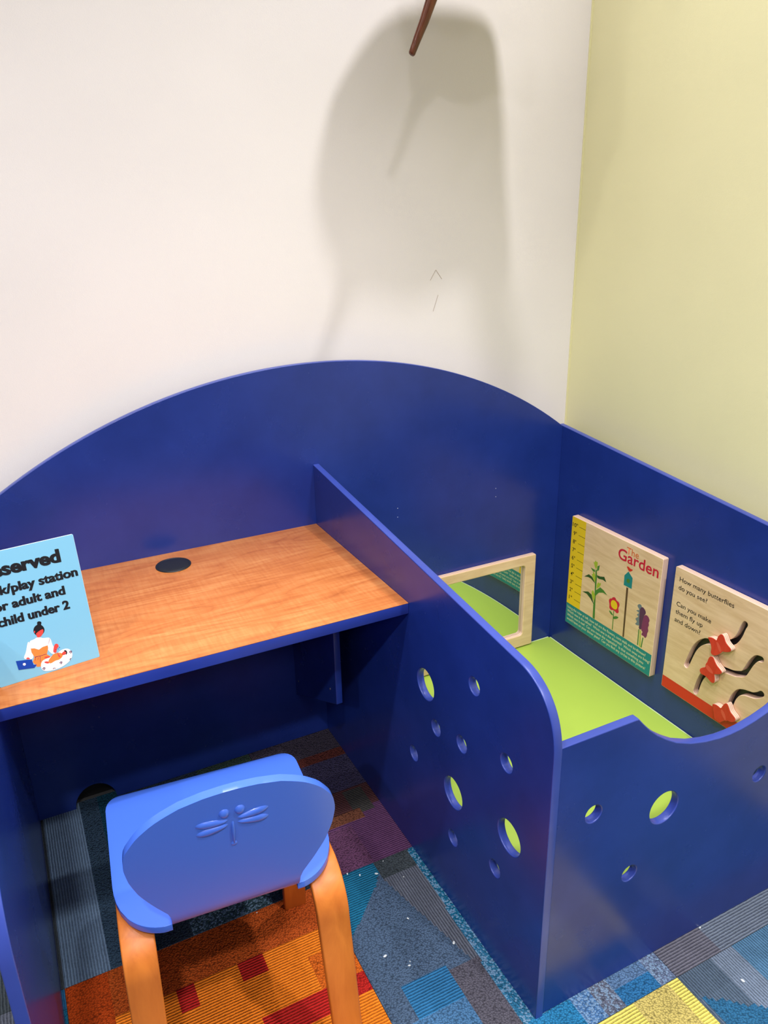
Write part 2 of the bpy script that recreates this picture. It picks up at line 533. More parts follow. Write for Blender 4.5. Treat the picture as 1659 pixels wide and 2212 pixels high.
KIND = {(3, 2): 'orange', (4, 2): 'slate', (5, 2): 'grey_row', (4, 3): 'yellow', (5, 3): 'blue', (4, 1): 'plum', (3, 1): 'navy'}
for i in range(6):
    for j in range(1, 7):
        if TX[i] + TS > 0.66: continue
        jj = j
        k = KIND.get((i, j))
        carpet_tile(i, j, k, (122 if k == 'slate' else 61) if k else 12)

LINT = [(-1.12, -0.585), (-1.104, -0.585), (-1.037, -0.62), (-1.003, -0.591), (-1.03, -0.778), (-1.125, -0.843), (-1.081, -0.882), (-1.087, -0.89), (-0.967, -0.887), (-0.98, -0.662), (-0.43, -1.124), (-0.454, -1.265), (-1.35, -0.59), (-1.077, -0.604)]
# a few pale crumbs of lint on the carpet
MAT['lint'] = mat('pale_lint', srgb(200, 206, 210), 0.9, 0.1)
bm = bmesh.new()
for k, (x, y) in enumerate(LINT):
    r = 0.0014 + 0.0009 * (k % 3)
    mt = Matrix.Translation((x, y, 0.0012)) @ Matrix.Rotation(k * 1.3, 4, 'Z') @ Matrix.Diagonal((r * 1.7, r, 0.0012, 1))
    bmesh.ops.create_icosphere(bm, subdivisions=1, radius=1.0, matrix=mt)
lo_ = link('lint', bm_mesh('lint', bm), MAT['lint'], floor, smooth=False)
lo_['kind'] = 'stuff'

# ------------------------------------------------------------------ ceiling lamps, partly added as fill
for k, (x, y, w, r, sp) in enumerate(DOWNLIGHTS):
    root = empty('key_or_fill_downlight', (x, y, CEIL))
    where = ['above the play nook', 'above the left of the desk', 'above the orange carpet tile', 'added as fill left of the workstation', 'added as fill in front of the yellow wall', 'added as fill behind the photographer', 'added as fill at the far left of the room', 'above the front of the left side panel'][k]
    tag(root, 'round white recessed ceiling downlight ' + where, 'ceiling light', 'recessed downlights in the ceiling')
    bm = bmesh.new()
    bmesh.ops.create_cone(bm, cap_ends=False, segments=40, radius1=r + 0.02, radius2=r + 0.02, depth=0.012)
    ring = [v for v in bm.verts]
    for v in ring: v.co += Vector((x, y, CEIL - 0.006))
    ob = link('trim_ring', panel_mesh(circle(0, 0, r + 0.022), [circle(0, 0, r + 0.004)], 0.01, frame((x, y, CEIL - 0.0102), (1, 0, 0), (0, -1, 0)), 0.002), MAT['light_trim'], root)
    bm.free()
    link('lens', panel_mesh(circle(0, 0, r + 0.004), [], 0.004, frame((x, y, CEIL - 0.0045), (1, 0, 0), (0, -1, 0)), 0.001), MAT['lens'], root)
    ld = bpy.data.lights.new('lamp', 'AREA')
    ld.shape = 'DISK'; ld.size = 2 * r; ld.spread = math.radians(sp); ld.energy = w; ld.color = WARM
    lo = bpy.data.objects.new('lamp', ld)
    COL.objects.link(lo); lo.parent = root; lo.location = (0, 0, -0.013)
for k, (x, y, w, s) in enumerate(FILL_PANELS):
    root = empty('fill_panel', (x, y, CEIL))
    tag(root, 'unseen square fill panel added in the ceiling ' + ('behind the photographer on the right' if k == 0 else 'behind the photographer on the left'), 'ceiling light', 'fill panels added in the ceiling')
    h = s / 2
    sq = lambda q: [(-q, -q), (q, -q), (q, q), (-q, q)]
    link('frame', panel_mesh(sq(h + 0.025), [sq(h)], 0.02, frame((x, y, CEIL - 0.0205), (1, 0, 0), (0, -1, 0)), 0.002), MAT['light_trim'], root)
    link('diffuser', panel_mesh(sq(h - 0.001), [], 0.004, frame((x, y, CEIL - 0.0055), (1, 0, 0), (0, -1, 0)), 0.001), MAT['lens'], root)
    ld = bpy.data.lights.new('lamp', 'AREA')
    ld.shape = 'SQUARE'; ld.size = s; ld.energy = w; ld.color = WARM
    lo = bpy.data.objects.new('lamp', ld)
    COL.objects.link(lo); lo.parent = root; lo.location = (0, 0, -0.024)

# ================================================================== the blue carrel
T = 0.019
W = 0.892            # inner width of the play nook
XD = -(W + T)        # left face of the divider
XS = -1.800          # inner face of the left side panel
D = 1.1245           # depth of the side panels
carrel = empty('study_carrel', (-0.9, -0.5, 0.0),
               'royal blue panelled carrel with arched back, dividers and a hole-punched play nook', 'workstation')
# arched back, semicircular cable notch at the bottom
cxa, R0, czc = -0.911, 1.522, -0.308
arch = []
for k in range(61):
    x = 0.0 + (-1.822) * k / 60
    arch.append((x, czc + math.sqrt(R0 * R0 - (x - cxa) ** 2)))
notch = [(-1.645 + 0.057 * math.cos(math.pi * (1 - k / 20)), 0.066 * math.sin(math.pi * (1 - k / 20))) for k in range(21)]
outline = arch + [(-1.822, 0.0)] + notch + [(0.0, 0.0)]
bp = link('back_panel', panel_mesh(outline, [], T, frame((0, 0, 0), (1, 0, 0), (0, 0, 1)), 0.002), MAT['blue'], carrel)

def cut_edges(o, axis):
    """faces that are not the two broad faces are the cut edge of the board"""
    o.data.materials.append(MAT['blue_lit_edge'])
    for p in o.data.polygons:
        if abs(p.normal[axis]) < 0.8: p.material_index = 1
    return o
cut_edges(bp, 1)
def side_outline(z0, z1, depth, r=0.145):
    """profile in (d, z): d grows towards the viewer; the front top corner is rounded"""
    pts = [(0, 0), (0, z0)]
    s = (z0 - z1) / depth
    a0 = math.atan(s)
    d1 = depth - 0.118
    zt = z0 - s * d1
    P0, P1, P2 = (d1, zt), (depth, zt - s * 0.1 - 0.002), (depth, zt - 0.145)
    c1 = (d1 + 0.072, zt - s * 0.072); c2 = (depth, zt - 0.06)
    for k in range(25):
        t = k / 24
        b = [(1 - t) ** 3, 3 * t * (1 - t) ** 2, 3 * t * t * (1 - t), t ** 3]
        pts.append(tuple(b[0] * P0[i] + b[1] * c1[i] + b[2] * c2[i] + b[3] * P2[i] for i in range(2)))
    pts.append((depth, 0))
    return pts
HOLES = [(0.6561, 0.5571, 0.039), (0.8613, 0.6725, 0.0197), (0.7056, 0.466, 0.0197), (0.8175, 0.4961, 0.0197), (0.5965, 0.3177, 0.0197),
         (0.9833, 0.563, 0.0197), (0.7847, 0.3365, 0.039), (0.7872, 0.2048, 0.0197), (1.0026, 0.3894, 0.039), (0.9581, 0.2656, 0.0197)]
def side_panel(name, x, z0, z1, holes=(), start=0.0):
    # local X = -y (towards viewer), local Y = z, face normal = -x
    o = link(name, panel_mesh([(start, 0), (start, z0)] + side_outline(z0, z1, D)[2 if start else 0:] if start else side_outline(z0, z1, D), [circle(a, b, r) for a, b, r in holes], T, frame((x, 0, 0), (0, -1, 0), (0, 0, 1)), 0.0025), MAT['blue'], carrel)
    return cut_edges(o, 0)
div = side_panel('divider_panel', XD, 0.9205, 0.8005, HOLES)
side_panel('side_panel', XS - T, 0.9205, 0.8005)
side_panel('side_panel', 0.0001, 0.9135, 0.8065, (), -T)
# low front of the play nook with its scooped entry
HF = 0.6862
scoop = [(-0.7059, 0.6855), (-0.6898, 0.6669), (-0.672, 0.648), (-0.6496, 0.6281), (-0.6248, 0.6101), (-0.5937, 0.5908), (-0.5506, 0.5728), (-0.5076, 0.5615), (-0.4644, 0.5548)]
mirror_scoop = [(-0.866 - x, z) for x, z in reversed(scoop)]
half = [(-W + 0.0003, 0.0), (-W + 0.0003, HF), (-0.735, HF), (-0.719, 0.6862), (-0.7125, 0.6860)] + scoop + [(-0.433, 0.5535)] + mirror_scoop
half += [(-0.1535, 0.6860), (-0.147, 0.6862), (-0.131, HF), (-0.0003, HF), (-0.0003, 0.0)]
FH = [(-0.7994, 0.4971, 0.0200), (-0.6047, 0.4303, 0.039), (-0.6832, 0.2897, 0.0197), (-0.3128, 0.4016, 0.0200)]
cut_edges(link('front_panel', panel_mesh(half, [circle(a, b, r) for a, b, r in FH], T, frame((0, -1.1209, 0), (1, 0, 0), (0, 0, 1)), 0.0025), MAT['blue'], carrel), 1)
# support bracket under the worktop
br = link('support_bracket', panel_mesh([(0.0, 0.166), (0.0, 0.7085), (0.338, 0.7085), (0.338, 0.338)], [], T, frame((-1.011, 0, 0), (0, -1, 0), (0, 0, 1)), 0.002), MAT['blue'], carrel)
for d, z in ((0.03, 0.235), (0.296, 0.364)):
    bm = bmesh.new()
    bmesh.ops.create_uvsphere(bm, u_segments=14, v_segments=8, radius=0.0038)
    for v in bm.verts:
        v.co = Vector((-1.0112 + min(v.co.z, 0.0) * 0.45, -d + v.co.x, z + v.co.y))
    link('screw', bm_mesh('screw', bm), MAT['screw'], br)
# little paint nicks in the back panel
MAT['nick'] = mat('bare_wood_nick', srgb(206, 208, 222), 0.6, 0.2)
for x, z in ((-0.6365, 0.733), (-0.637, 0.7035), (-0.267, 0.7337), (-0.266, 0.704)):
    link('pin_hole', panel_mesh(circle(x, z, 0.0013, 10), [], 0.0006, frame((0, -0.0004, 0), (1, 0, 0), (0, 0, 1)), 0.0001), MAT['nick'], bp)

# ------------------------------------------------------------------ worktop
desk = empty('worktop', (-1.355, -0.29, 0.709), 'cherry wood-grain worktop with blue front edge fixed between blue panels', 'desk')
link('core', box_mesh(XS + 0.0006, XD - 0.0006, -0.5755, -0.0004, 0.709, 0.7355, 0.0008), MAT['blue_band'], desk)
link('laminate_top', box_mesh(XS + 0.0006, XD - 0.0006, -0.577, -0.0004, 0.7355, 0.737, 0.0004), MAT['laminate'], desk)
link('front_edge_band', box_mesh(XS + 0.0006, XD - 0.0006, -0.577, -0.5755, 0.709, 0.7354, 0.0004), MAT['blue_band'], desk)
gx, gy = -1.355, -0.088
bm = bmesh.new()
prof = [(0.046, 0.0), (0.0462, 0.0014), (0.0452, 0.0024), (0.0415, 0.0026), (0.0408, 0.0020), (0.040, 0.0026), (0.036, 0.0032), (0.018, 0.0036), (0.0, 0.0037)]
rings = []
for r, z in prof:
    if r == 0: rings.append([bm.verts.new((gx, gy, 0.737 + z))]); continue
    rings.append([bm.verts.new((gx + r * math.cos(2 * math.pi * k / 56), gy + r * math.sin(2 * math.pi * k / 56), 0.737 + z)) for k in range(56)])
for a, b in zip(rings, rings[1:]):
    for k in range(56):
        if len(b) == 1: bm.faces.new((a[k], a[(k + 1) % 56], b[0]))
        else: bm.faces.new((a[k], a[(k + 1) % 56], b[(k + 1) % 56], b[k]))
bm.faces.new(list(reversed(rings[0])))
link('cable_grommet', bm_mesh('grommet', bm), MAT['black'], desk)

# ------------------------------------------------------------------ play cushion
cu = empty('floor_cushion', (-0.446, -0.55, 0.0), 'lime green vinyl pad lying on the floor of the play nook', 'cushion')
link('pad', box_mesh(-W + 0.004, -0.003, -1.098, -0.003, 0.0, 0.0992, 0.007, 4), MAT['lime'], cu)
pz = 0.0965
bm = bmesh.new()
for a, b in (((-0.0035, -0.01), (-0.0035, -1.09)), ((-W + 0.01, -0.0035), (-0.01, -0.0035))):
    a = Vector((a[0], a[1], pz)); b = Vector((b[0], b[1], pz))
    d = (b - a).normalized(); s = d.cross(Vector((0, 0, 1)))
    rr = [[bm.verts.new(p + 0.0024 * (math.cos(t) * s + math.sin(t) * Vector((0, 0, 1)))) for t in [2 * math.pi * k / 8 for k in range(8)]] for p in (a, b)]
    for k in range(8): bm.faces.new((rr[0][k], rr[0][(k + 1) % 8], rr[1][(k + 1) % 8], rr[1][k]))
    bm.faces.new(rr[0]); bm.faces.new(list(reversed(rr[1])))
link('seam', bm_mesh('seam', bm), MAT['piping'], cu)

# ------------------------------------------------------------------ mirror on the back panel of the nook
mir = empty('play_mirror', (-0.445, -0.001, 0.1035), 'wide child-height mirror in a pale maple frame above the lime pad', 'mirror')
mo = [(-0.792, 0.1035), (-0.0985, 0.1035), (-0.0985, 0.4656), (-0.792, 0.4656)]
def rrect(x0, z0, x1, z1, r, n=6):
    out = []
    for cx, cz, a0 in ((x1 - r, z0 + r, -90), (x1 - r, z1 - r, 0), (x0 + r, z1 - r, 90), (x0 + r, z0 + r, 180)):
        for k in range(n + 1):
            a = math.radians(a0 + 90 * k / n)
            out.append((cx + r * math.cos(a), cz + r * math.sin(a)))
    return out
fm = panel_mesh(rrect(-0.792, 0.1035, -0.0985, 0.4656, 0.006), [rrect(-0.7475, 0.151, -0.143, 0.430, 0.012)], 0.0195, frame((0, -0.02, 0), (1, 0, 0), (0, 0, 1)), 0.003, 3)
fo = link('frame', fm, [MAT['maple_mirror'], MAT['ply_y']], mir)
for p in fo.data.polygons:
    if abs(p.normal.y) < 0.35: p.material_index = 1
# thin acrylic mirror, sprung into a slight bow
bm = bmesh.new()
nx, nz = 40, 24
BOW = 0.0035
gv = []
for j in range(nz + 1):
    row = []
    for i in range(nx + 1):
        u, v = i / nx, j / nz
        x = -0.752 + 0.613 * u; z = 0.147 + 0.287 * v
        row.append(bm.verts.new((x, -0.006 - BOW * 4 * u * (1 - u) * (0.35 + 0.65 * 4 * v * (1 - v)), z)))
    gv.append(row)
for j in range(nz):
    for i in range(nx):
        bm.faces.new((gv[j][i], gv[j][i + 1], gv[j + 1][i + 1], gv[j + 1][i]))
bm2 = bmesh.ops.extrude_face_region(bm, geom=bm.faces[:])
for v in [g for g in bm2['geom'] if isinstance(g, bmesh.types.BMVert)]: v.co.y += 0.002
link('mirror_glass', bm_mesh('glass', bm), MAT['mirror'], mir, angle=60)

# traced artwork outlines, millimetres in the plane of each sheet / board
ILL={'hair':[(103.0, 108.4), (100.9, 110.8), (97.8, 110.4), (95.0, 108.5), (94.8, 105.3), (96.8, 102.3), (93.8, 99.0), (91.9, 93.6), (92.8, 87.2), (97.2, 82.7), (101.9, 80.6), (108.9, 82.8), (111.9, 88.6), (113.0, 93.7), (110.6, 100.1), (106.6, 103.6), (102.8, 104.2)],
'face':[(109.7, 88.1), (94.9, 93.7), (94.2, 88.9), (97.1, 83.2), (101.2, 79.1), (105.7, 78.0), (109.0, 79.9), (108.7, 84.0)],
'blouse':[(109.6, 79.5), (101.6, 76.9), (100.0, 74.5), (87.0, 72.1), (84.7, 67.7), (93.2, 55.4), (103.0, 55.0), (111.2, 51.7), (118.5, 57.2), (124.9, 59.4), (125.1, 76.2), (114.4, 76.9)],
'dress':[(124.7, 60.5), (118.2, 58.9), (110.8, 53.4), (102.6, 56.7), (93.1, 56.9), (93.4, 51.2), (98.2, 39.5), (92.6, 32.7), (98.3, 26.1), (110.3, 25.4), (113.4, 18.0), (121.1, 19.7), (126.9, 32.4), (121.8, 41.5), (124.9, 52.2)],
'laptop':[(156.1, 44.3), (127.7, 38.7), (126.6, 26.3), (120.2, 25.0), (126.4, 19.5), (154.9, 25.1)],
'dot':[(144.1, 35.9), (140.5, 35.3), (139.7, 32.0), (141.7, 29.9), (144.9, 31.1), (145.5, 34.0)],
'hand_l':[(137.5, 42.1), (136.0, 44.5), (132.3, 44.5), (130.2, 40.8), (130.7, 39.4)],
'hand_r':[(86.1, 40.2), (83.2, 49.0), (79.7, 55.2), (75.9, 55.3), (73.3, 51.8), (73.8, 47.1), (78.1, 44.9), (80.2, 37.0), (83.9, 37.7)],
'pillow':[(113.5, 22.9), (109.5, 28.8), (103.8, 30.5), (98.3, 31.0), (80.4, 33.4), (71.6, 39.0), (62.6, 39.9), (55.5, 36.7), (51.4, 29.7), (51.5, 21.1), (57.0, 13.1), (67.2, 6.8), (81.3, 3.0), (94.4, 2.8), (106.9, 5.3), (112.6, 9.2), (114.4, 15.9)],
'baby_body':[(98.3, 26.1), (90.3, 33.1), (85.3, 36.3), (76.7, 35.8), (70.7, 32.6), (68.9, 28.3), (72.6, 23.4), (78.7, 20.6), (85.1, 21.6), (95.6, 17.9), (98.7, 21.4)],
'baby_leg':[(104.7, 35.6), (97.5, 35.0), (92.6, 32.7), (95.2, 30.5), (103.5, 32.2)],
'baby_leg2':[(106.7, 26.0), (99.6, 24.8), (97.2, 20.9), (99.7, 19.3), (105.5, 22.5)],
'baby_arm':[(78.4, 38.9), (76.9, 32.2), (73.8, 25.7), (76.3, 24.4), (79.1, 29.3)],
'baby_face':[(71.5, 31.6), (66.9, 35.0), (62.8, 33.6), (62.7, 28.6), (66.9, 27.0), (71.1, 28.4)],
'baby_hair':[(66.2, 36.0), (63.2, 37.2), (60.5, 34.0), (60.4, 29.1), (63.2, 26.3), (64.0, 27.8), (62.0, 32.1), (64.9, 34.3)],
'sleeve_l':[(124.8, 76.3), (128.2, 73.7), (134.7, 55.5), (140.3, 47.8), (140.5, 43.1), (126.0, 36.9), (122.3, 46.5), (124.1, 53.1), (124.7, 60.5)],
'sleeve_r':[(87.0, 72.1), (84.7, 67.7), (84.5, 55.5), (82.4, 50.0), (85.9, 41.4), (82.2, 35.3), (88.6, 36.2), (93.0, 43.8), (94.5, 49.2), (93.3, 57.0)],
'sash':[(121.3, 41.6), (110.3, 40.6), (98.5, 40.6), (98.5, 39.6), (110.5, 39.6), (121.2, 40.3)],
'fold1':[(120.0, 40.3), (119.2, 40.0), (121.8, 33.3), (122.6, 33.8)],
'fold2':[(112.0, 40.0), (111.2, 39.7), (112.9, 26.9), (113.7, 27.2)],
'fold3':[(115.5, 38.7), (114.8, 38.5), (116.6, 33.0), (117.3, 33.3)],
'flower0':[(112.7, 12.9), (110.1, 14.9), (106.7, 13.5), (107.8, 10.2), (110.1, 8.8)],
'fdot0':[(110.9, 12.2), (109.6, 13.0), (108.6, 12.2), (109.2, 10.8), (110.5, 10.9)],
'flower1':[(79.3, 14.0), (76.7, 16.1), (73.2, 14.6), (74.4, 11.3), (76.6, 9.9)],
'fdot1':[(77.5, 13.4), (76.2, 14.2), (75.2, 13.3), (75.8, 12.0), (77.1, 12.0)],
'flower2':[(57.0, 30.1), (54.3, 32.2), (50.8, 30.8), (52.0, 27.5), (54.3, 26.0)],
'fdot2':[(55.1, 29.5), (53.8, 30.3), (52.8, 29.5), (53.4, 28.1), (54.7, 28.1)],
'fl3':[(94.1, 5.3), (91.8, 7.7), (87.5, 5.7), (87.9, 4.9), (91.6, 6.2), (93.2, 4.5)],
'fl4':[(59.4, 13.3), (58.0, 16.2), (55.4, 16.5), (55.2, 15.5), (57.1, 14.9), (58.0, 12.7)],
'bead1':[(73.3, 46.9), (72.1, 47.0), (71.8, 45.7), (72.7, 44.5), (73.8, 45.4)],
'bead2':[(76.2, 44.2), (75.1, 44.3), (74.5, 42.9), (75.6, 42.1), (76.5, 42.9)],
'bead3':[(80.6, 44.2), (79.5, 44.4), (78.9, 42.9), (79.9, 42.1), (80.9, 42.9)],
'ear':[(111.4, 93.8), (109.7, 94.1), (110.1, 90.4), (111.5, 89.4), (112.2, 91.3)]}
GAR={
'stem' : [(137.8, 259.6), (141.7, 237.8), (142.0, 200.8), (143.5, 158.9), (147.9, 79.6), (137.5, 79.7), (135.3, 134.9), (138.2, 161.6), (135.2, 202.8), (134.2, 234.7), (132.1, 258.5)] ,
'ear' : [(128.2, 292.3), (133.8, 286.1), (139.8, 290.9), (139.5, 273.7), (135.2, 259.7), (129.7, 264.8), (125.5, 272.9), (118.5, 282.4), (126.3, 280.6)] ,
'leaf1' : [(140.1, 274.0), (150.6, 281.2), (147.9, 262.5), (139.0, 255.2)] ,
'leaf2' : [(107.6, 256.2), (129.1, 256.0), (131.6, 248.4), (120.2, 247.4)] ,
'ear2' : [(120.1, 248.5), (130.6, 243.0), (135.1, 232.6), (135.9, 210.6), (126.7, 219.1), (114.8, 236.4), (123.1, 236.2)] ,
'leaf3' : [(80.5, 211.5), (102.3, 228.7), (119.3, 225.9), (137.0, 207.3), (113.6, 217.3), (100.2, 217.3)] ,
'leaf4' : [(141.2, 241.4), (156.7, 243.0), (175.1, 249.6), (186.5, 234.5), (170.3, 236.5), (151.4, 232.1), (143.1, 233.5)] ,
'ear3' : [(144.6, 192.0), (144.3, 209.3), (151.1, 220.9), (156.6, 215.9), (163.6, 225.1), (160.6, 209.0), (151.9, 200.2)] ,
'leaf5' : [(139.8, 162.3), (142.0, 185.9), (161.0, 205.4), (177.6, 201.6), (196.4, 191.6), (175.5, 192.1), (157.0, 183.8)] ,
'leaf6' : [(77.5, 153.4), (106.0, 165.3), (123.3, 161.2), (136.8, 130.5), (118.4, 145.0), (100.5, 153.5)] ,
'ear4' : [(122.6, 167.2), (127.5, 183.2), (135.3, 172.8), (141.4, 163.0), (137.2, 140.9), (127.1, 156.6)] ,
'petals' : [(204.5, 176.8), (209.7, 186.5), (218.7, 189.4), (221.0, 196.1), (232.9, 200.7), (239.3, 191.5), (251.1, 190.8), (255.4, 180.7), (249.3, 168.1), (255.4, 156.3), (247.3, 147.5), (235.8, 151.9), (231.0, 153.3), (219.1, 147.7), (209.7, 152.0), (210.7, 164.8)] ,
'fcentre' : [(216.6, 181.1), (226.6, 188.8), (239.3, 186.6), (246.1, 176.4), (245.2, 163.7), (236.7, 157.3), (222.6, 158.0), (215.2, 166.9)] ,
'house' : [(278.2, 311.9), (298.0, 297.0), (298.5, 259.9), (263.7, 258.8), (262.9, 292.7)] ,
'hole' : [(274.9, 287.2), (288.1, 288.1), (288.4, 274.3), (273.3, 272.4)] ,
'bird' : [(268.4, 326.4), (277.0, 328.1), (284.8, 323.9), (297.7, 325.8), (288.8, 316.3), (280.4, 312.9), (273.7, 319.4)] ,
'fstem' : [(230.5, 152.1), (233.6, 152.8), (235.0, 82.1), (231.3, 81.5)] ,
'fleaf' : [(207.6, 143.7), (222.9, 142.3), (232.7, 132.1), (219.5, 131.9)] ,
'fleaf2' : [(231.9, 120.5), (233.7, 131.3), (245.3, 138.2), (257.7, 138.4), (246.6, 127.7)] ,
'post' : [(276.0, 256.1), (284.3, 256.2), (287.1, 80.2), (280.4, 80.0)] ,
'gray' : [(328.5, 213.7), (333.1, 222.4), (342.7, 226.2), (349.1, 220.9), (343.1, 212.3), (341.2, 205.5), (324.9, 197.3), (333.8, 196.1), (341.2, 194.9), (328.3, 182.8), (341.5, 182.0), (325.3, 168.2), (332.2, 164.4), (335.7, 160.1), (326.9, 149.8), (337.2, 148.9), (348.1, 154.3), (349.3, 166.8), (349.1, 199.8)] ,
'dkpurple' : [(341.8, 211.7), (350.4, 221.6), (361.0, 217.2), (367.8, 208.7), (364.7, 200.2), (360.0, 193.2), (357.1, 172.9), (355.1, 155.4), (355.6, 141.3), (344.0, 141.5), (346.4, 155.8), (343.6, 166.4), (341.9, 189.3)] ,
'purple' : [(366.2, 199.7), (372.9, 201.8), (380.4, 198.4), (386.0, 188.3), (381.6, 180.2), (385.4, 172.7), (381.1, 163.5), (385.4, 152.7), (381.2, 142.2), (381.3, 131.6), (375.5, 121.5), (369.1, 126.6), (357.8, 125.6), (360.9, 134.3), (363.3, 137.9), (355.6, 141.3), (355.1, 155.4), (358.1, 175.8), (360.0, 193.2)] ,
'lst1' : [(344.3, 139.2), (348.0, 139.9), (350.3, 84.2), (345.5, 82.9)] ,
'lst2' : [(350.8, 138.8), (354.6, 138.4), (360.2, 82.1), (354.8, 82.9)] ,
'lst3' : [(364.4, 119.3), (368.5, 120.3), (365.1, 82.3), (360.7, 82.4)] ,
}
SLOT=[[(81.8, 116.4), (98.0, 173.8), (113.4, 204.2), (132.4, 223.1), (148.5, 230.5), (182.9, 240.5), (214.4, 260.9), (229.7, 277.4), (239.6, 300.4), (245.3, 323.8), (249.9, 336.3)], [(126.5, 50.7), (133.7, 90.6), (144.6, 119.6), (162.9, 142.2), (190.7, 167.9), (212.8, 173.3), (238.7, 178.1), (259.3, 186.9), (269.8, 194.8), (278.0, 214.8), (287.3, 239.0), (299.3, 257.7), (312.6, 262.2)], [(235.8, 36.9), (246.2, 86.1), (252.4, 110.0), (263.2, 129.4), (277.5, 139.0), (294.4, 144.2), (309.2, 148.2), (322.9, 157.4), (330.9, 166.1)]]
BUT=[[(154.8, 254.4), (169.1, 260.2), (179.7, 259.8), (185.2, 257.9), (187.0, 272.3), (194.4, 283.7), (202.2, 285.8), (208.5, 278.5), (214.3, 268.2), (224.5, 262.0), (234.2, 257.6), (234.7, 249.3), (225.7, 242.6), (214.4, 237.5), (209.4, 236.8), (203.8, 227.0), (195.0, 217.4), (184.8, 209.3), (175.3, 209.7), (171.3, 214.4), (172.7, 225.0), (168.4, 238.4), (160.5, 248.0)], [(176.3, 203.3), (183.5, 204.3), (189.2, 195.6), (198.2, 185.7), (211.7, 179.5), (217.7, 175.0), (215.7, 168.0), (204.6, 159.7), (193.7, 155.5), (197.1, 147.4), (199.5, 132.8), (195.4, 125.4), (187.0, 124.5), (175.3, 130.8), (164.0, 133.5), (151.2, 131.3), (144.5, 138.7), (145.5, 146.4), (154.0, 155.1), (162.8, 161.1), (160.5, 168.8), (166.2, 180.0), (167.5, 191.7), (171.6, 199.8)], [(202.6, 62.0), (213.5, 67.3), (224.2, 66.8), (232.0, 64.5), (235.3, 75.7), (241.6, 87.7), (249.1, 92.3), (255.6, 84.3), (262.7, 72.6), (273.8, 67.6), (282.9, 61.4), (280.8, 50.0), (269.8, 42.9), (257.8, 41.2), (253.6, 35.4), (249.3, 35.7), (243.3, 27.8), (234.4, 17.9), (223.6, 19.2), (215.6, 22.3), (210.6, 39.8), (204.2, 52.3)]]
BODY=[[(185.5, 256.1), (191.8, 255.5), (200.4, 247.4), (206.6, 235.2), (201.3, 229.5), (194.9, 236.8), (188.1, 246.8)], [(161.5, 169.4), (172.9, 171.7), (184.8, 164.4), (192.9, 154.0), (178.2, 152.6), (166.5, 158.1)], [(232.0, 64.5), (241.6, 63.4), (250.6, 52.9), (254.3, 36.9), (245.3, 41.3), (236.2, 51.8)]]

# ------------------------------------------------------------------ activity boards on the right panel
BX = -0.0230
def board_frame(y0, z0, lift=0.0):
    return frame((BX - lift, y0, z0), (0, -1, 0), (0, 0, 1))
def board_faces(ob):
    for p in ob.data.polygons:
        if abs(p.normal.x) < 0.5: p.material_index = 1
SQ = lambda a, b: rrect(0, 0, a, b, 0.004, 4)
# 1: the garden board
gy0, gz0 = -0.107, 0.2192
garden = empty('activity_board', (-0.0115, gy0 - 0.205, gz0),
               'square maple board with yellow ruler, painted plants and The Garden title', 'toy board')
gb = link('board', panel_mesh(SQ(0.410, 0.4063), [], 0.0228, board_frame(gy0, gz0), 0.0015), [MAT['maple'], MAT['ply_x']], garden)
board_faces(gb)
R4 = lambda a, b, c, d: [(a, b), (c, b), (c, d), (a, d)]
link('ruler_print', flat_art([(R4(1.5, 78, 70.5, 405), 0, 1, False)] +
     [(R4(38, 104.6 + 30.3 * k - 0.7, 70.5, 104.6 + 30.3 * k + 0.7), 1, 2, False) for k in range(10)], board_frame(gy0, gz0, 0.0001)),
     [MAT['print_yellow'], MAT['dark_void']], garden, smooth=False)
for k in range(10):
    me, w = text_mesh(str(k + 1) + '"', width=26.0 / 1000 if k == 9 else 15.5 / 1000, height=0.0138, bold=0.012)
    me.transform(board_frame(gy0, gz0, 0.0004) @ Matrix.Translation(((5 if k == 9 else 12) / 1000, (98.0 + 30.3 * k) / 1000, 0)))
    link('ruler_number', me, MAT['dark_void'], garden, smooth=False)
link('caption_band', flat_art([(R4(1.5, 1.5, 408.5, 78.5), 0, 1, False)], board_frame(gy0, gz0, 0.0001)), [MAT['print_teal']], garden, smooth=False)
for s, u, b, w in (('Using the ruler at left, how tall are the flowers, corn stalk and birdhouse?', 8, 60.5, 377),
                   ('Which one is the tallest?  Which one is the shortest?  Which ones are living?', 8.5, 45, 396),
                   ('Which one is not?  Can you name the vegetable?  Is that something you', 9, 29.5, 370),
                   ('would have on your dinner plate?  Can you find any circles in this picture?', 9, 14.5, 380)):
    me, _ = text_mesh(s, width=w / 1000, height=0.0098, bold=0.006)
    me.transform(board_frame(gy0, gz0, 0.0004) @ Matrix.Translation((u / 1000, b / 1000, 0)))
    link('caption_line', me, MAT['print_cream'], garden, smooth=False)
me, _ = text_mesh('The', width=0.052, height=0.0225, bold=0.004)
me.transform(board_frame(gy0, gz0, 0.0004) @ Matrix.Translation((0.262, 0.3685, 0)))
link('title_lettering', me, MAT['print_orange'], garden, smooth=False)
me, _ = text_mesh('Garden', width=0.171, height=0.037, bold=0.012)
me.transform(board_frame(gy0, gz0, 0.0005) @ Matrix.Translation((0.228, 0.3395, 0)))
link('title_lettering', me, MAT['print_crimson'], garden, smooth=False)
